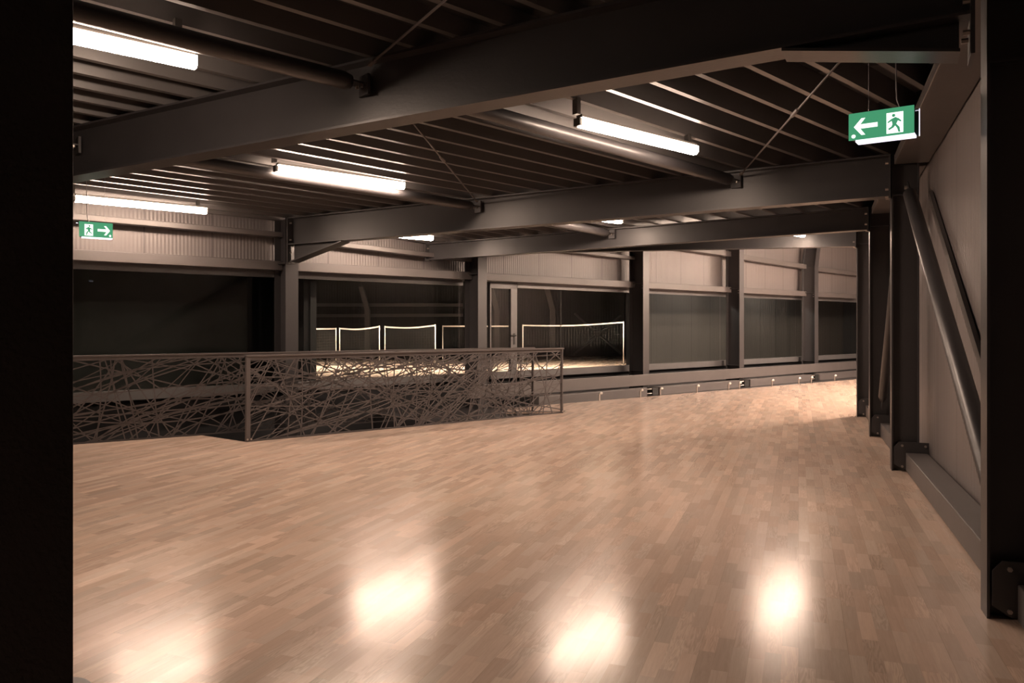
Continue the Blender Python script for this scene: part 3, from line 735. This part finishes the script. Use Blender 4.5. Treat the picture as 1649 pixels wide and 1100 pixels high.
# ------------------------------------------------------------------ sports hall behind the glass
def quad_floor(pts, z0, name, m):
    mb = MB(); mb.prism([Vector((p[0], p[1], z0-0.02)) for p in pts], Z*0.02)
    mb.uv = lambda p: (p.x*UR.x + p.y*UR.y, p.x*NR.x + p.y*NR.y)
    return struct(name, mb, m)
hw0, hw1 = LW(px_s(505, 0.5), 0.5, 0), LW(edges[3]+0.42, 0.5, 0)
quad_floor([hw0, hw1, (5.6, 36), (-14, 40)], 0.0, 'floor_hall', 'parquet')
def vwall(name, A_, B_, z0, z1, m, th=0.1):
    A_ = Vector((A_[0], A_[1], 0)); B_ = Vector((B_[0], B_[1], 0)); mb = MB()
    d_ = (B_-A_).normalized(); n_ = Vector((-d_.y, d_.x, 0))
    mb.hexa([A_+Z*z0, A_+n_*th+Z*z0, A_+n_*th+Z*z1, A_+Z*z1], [B_+Z*z0, B_+n_*th+Z*z0, B_+n_*th+Z*z1, B_+Z*z1])
    mb.uv = lambda p: (p.dot(d_), p.z)
    return struct(name, mb, m)
k = lambda px, Y: ((px-824.5)/F*Y, Y)
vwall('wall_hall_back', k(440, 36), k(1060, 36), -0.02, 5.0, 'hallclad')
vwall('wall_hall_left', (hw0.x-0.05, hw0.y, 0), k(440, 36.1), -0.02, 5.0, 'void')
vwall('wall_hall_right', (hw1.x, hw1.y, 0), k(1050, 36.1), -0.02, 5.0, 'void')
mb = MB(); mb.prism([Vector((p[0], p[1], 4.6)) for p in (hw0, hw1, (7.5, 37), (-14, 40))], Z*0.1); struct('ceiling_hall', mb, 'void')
# rooms behind the other windows: dark cladding some metres back
def back_room(n, s0, s1, dep, m):
    mb = MB(); mb.box(LW, s0, s1, dep, dep+0.1, -0.6, 3.4); mb2 = MB(); mb2.box(LW, s1, s1+0.1, 0.5, dep, -0.6, 3.4); struct('wall_room_side_%d' % n, mb2, 'void')
    base = LW(0, 0, 0); mb.uv = lambda p: ((p-base).dot(UL), p.z); struct('wall_room_%d' % n, mb, m)
    mb = MB(); mb.box(LW, s0+(0.9 if n == 2 else 0), s1, 0.47, dep, 0.10, 0.16); mb.uv = lambda p: (p.x*UR.x + p.y*UR.y, p.x*NR.x + p.y*NR.y); struct('floor_room_%d' % n, mb, 'farwall')
    mb = MB(); mb.box(LW, s0, s1, 0.47, dep, 3.3, 3.4); struct('ceiling_room_%d' % n, mb, 'void')
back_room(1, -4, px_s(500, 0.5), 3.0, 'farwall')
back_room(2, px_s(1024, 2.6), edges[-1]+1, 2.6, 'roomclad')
# hall frame: bent columns, rails, cross bracing
def hall_bar(name, label, cat, pts, w_, group=None):
    t = thing(name, label, cat, pts[0], group)
    mb = MB()
    for a, b_ in zip(pts, pts[1:]): mb.bar(a, b_, (1, 0, 0) if abs((b_-a).normalized().x) < 0.8 else (0, 1, 0), w_, (0, 1, 0) if abs((b_-a).normalized().x) < 0.8 else (0, 0, 1), w_)
    mb.build('profile', 'frame', t); return t
for px_, l in ((592, 'dim hall column behind the window left of the door'), (800, 'dim hall column behind the narrow door pane'), (890, 'bent hall column behind the glass joint right of the door')):
    Y = 34.5; top = [pxY(px_, 590, Y)]; top[0].z = 0.0
    mid = pxY(px_, 500, Y); up = pxY(px_-10, 462, Y)
    hall_bar('hall_column', l, 'column', [top[0], mid, up], 0.22, 'columns of the sports hall')
hall_bar('hall_rail', 'upper horizontal rail on the hall wall seen through the window left of the door', 'rail', [pxY(505, 491, 35.6), pxY(745, 491, 35.6)], 0.14, 'rails of the sports hall')
hall_bar('hall_rail', 'lower horizontal rail on the hall wall seen through the window left of the door', 'rail', [pxY(505, 508.5, 35.6), pxY(745, 507.5, 35.6)], 0.14, 'rails of the sports hall')
t = thing('cross_brace', 'faint cross of rods with a centre hub on the hall wall behind the badminton net', 'brace', pxY(962, 540, 35.5))
for a, b_ in (((925, 505), (1000, 570)), ((1000, 508), (925, 570))):
    mb = MB(); mb.tube([pxY(*a, 35.5), pxY(*b_, 35.5)], 0.05, 8); mb.build('rod', 'frame', t)
mb = MB(); mb.tube([pxY(962, 537, 35.45), pxY(962, 537, 35.38)], 0.16, 16); mb.build('hub', 'black', t)
# badminton nets
def net(label, pl, pr, Yl, Yr, sag, cols=(True, True)):
    A_, B_ = pxY(pl[0], pl[1], Yl), pxY(pr[0], pr[1], Yr)
    T = thing('badminton_net', label, 'net', Vector(((A_.x+B_.x)/2, (A_.y+B_.y)/2, 0)), 'badminton nets in the sports hall')
    pts = [A_ + (B_-A_)*i/10 - Z*sag*math.sin(PI*i/10) for i in range(11)]
    d_ = (B_-A_); d_.z = 0; d_.normalize(); n_ = Vector((-d_.y, d_.x, 0))
    mb = MB()
    for a, b_ in zip(pts, pts[1:]): mb.bar(a, b_, n_, 0.012, Z, 0.05)
    mb.build('top_tape', 'tape', T)
    for X, on in ((A_, cols[0]), (B_, cols[1])):
        if not on: continue
        mb = MB(); mb.tube([Vector((X.x, X.y, 0.0)), Vector((X.x, X.y, X.z+0.03))], 0.02, 10); mb.build('post', 'tape', T, smooth=True)
        mb = MB(); mb.box(lambda a, b_, c: Vector((X.x, X.y, 0)) + d_*a + n_*b_ + Z*c, -0.16, 0.16, -0.16, 0.16, 0, 0.05); mb.build('foot', 'netcord', T)
    mb = MB(); n = 36
    for i in range(1, n):
        a = A_ + (B_-A_)*i/n; zt_ = a.z - sag*math.sin(PI*i/n); mb.bar(Vector((a.x, a.y, zt_)), Vector((a.x, a.y, zt_-0.76)), d_, 0.003, n_, 0.003)
    for j in range(1, 8):
        mb.bar(A_-Z*(sag*0.5+0.095*j), B_-Z*(sag*0.5+0.095*j), n_, 0.003, Z, 0.003)
    mb.build('netting', 'netcord', T)
net('badminton net right of the glazed door, complete between two posts', (842, 524), (1004, 519), 28.5, 26.6, 0.06)
net('badminton net left of the door, seen partly in the narrow door pane', (713, 525.5), (822, 525.5), 29.5, 28.6, 0.0, (True, False))
net('badminton net in the middle of the window left of the door', (620, 526.5), (701, 524), 28, 26.5, 0.06)
net('badminton net at the left of the window left of the door', (547, 529), (611, 526), 28, 26.5, 0.06)
net('end of a badminton net at the far left edge of the same window', (505, 530), (541, 529.5), 26, 27.6, 0.0, (False, True))
# hall ceiling lamps (not in view, they light its floor)
for i, (x, y) in enumerate(((-6.5, 25.8), (-3.2, 25.2), (0.2, 24.8), (3.0, 25.6))):
    wh = ['above the leftmost nets', 'above the middle net', 'above the net beside the door', 'above the net right of the door'][i]
    t = thing('hall_lamp', 'ceiling lamp of the sports hall ' + wh, 'lamp', (x, y, 4.3), 'sports hall lamps')
    fr_ = lambda a, b_, c: Vector((x+a, y+b_, 3.9+c))
    mb = MB(); mb.box(fr_, -0.7, 0.7, -0.5, 0.5, 0.55, 0.58); mb.build('diffuser', 'hlamp', t)
    mb = MB()
    for q in ((-0.74, -0.70, -0.54, 0.54), (0.70, 0.74, -0.54, 0.54), (-0.70, 0.70, -0.54, -0.50), (-0.70, 0.70, 0.50, 0.54)): mb.box(fr_, *q, 0.0, 0.64)  # deep unseen baffle sides, added so the light only falls downward
    mb.box(fr_, -0.7, 0.7, -0.5, 0.5, 0.59, 0.64); mb.build('housing', 'lampbody', t)
for i, sx in enumerate((edges[3]+2.0, edges[4]+1.6, edges[5]+1.8)):  # unseen fill lights, added to brighten the rooms behind the far windows
    p = LW(sx, 1.3, 2.75)
    t = thing('room_fill_light', 'added fill light high behind the far window ' + ['right of the badminton net', 'left of the bent column', 'right of the bent column'][i], 'lamp', p, 'added fill lights behind the far windows')
    mb = MB(); mb.box(LW, sx-0.4, sx+0.4, 1.25, 1.35, 2.75, 2.8); mb.build('diffuser', 'rfill', t)
    mb = MB(); mb.box(LW, sx-0.42, sx+0.42, 1.23, 1.37, 2.8, 2.86); mb.build('housing', 'lampbody', t)
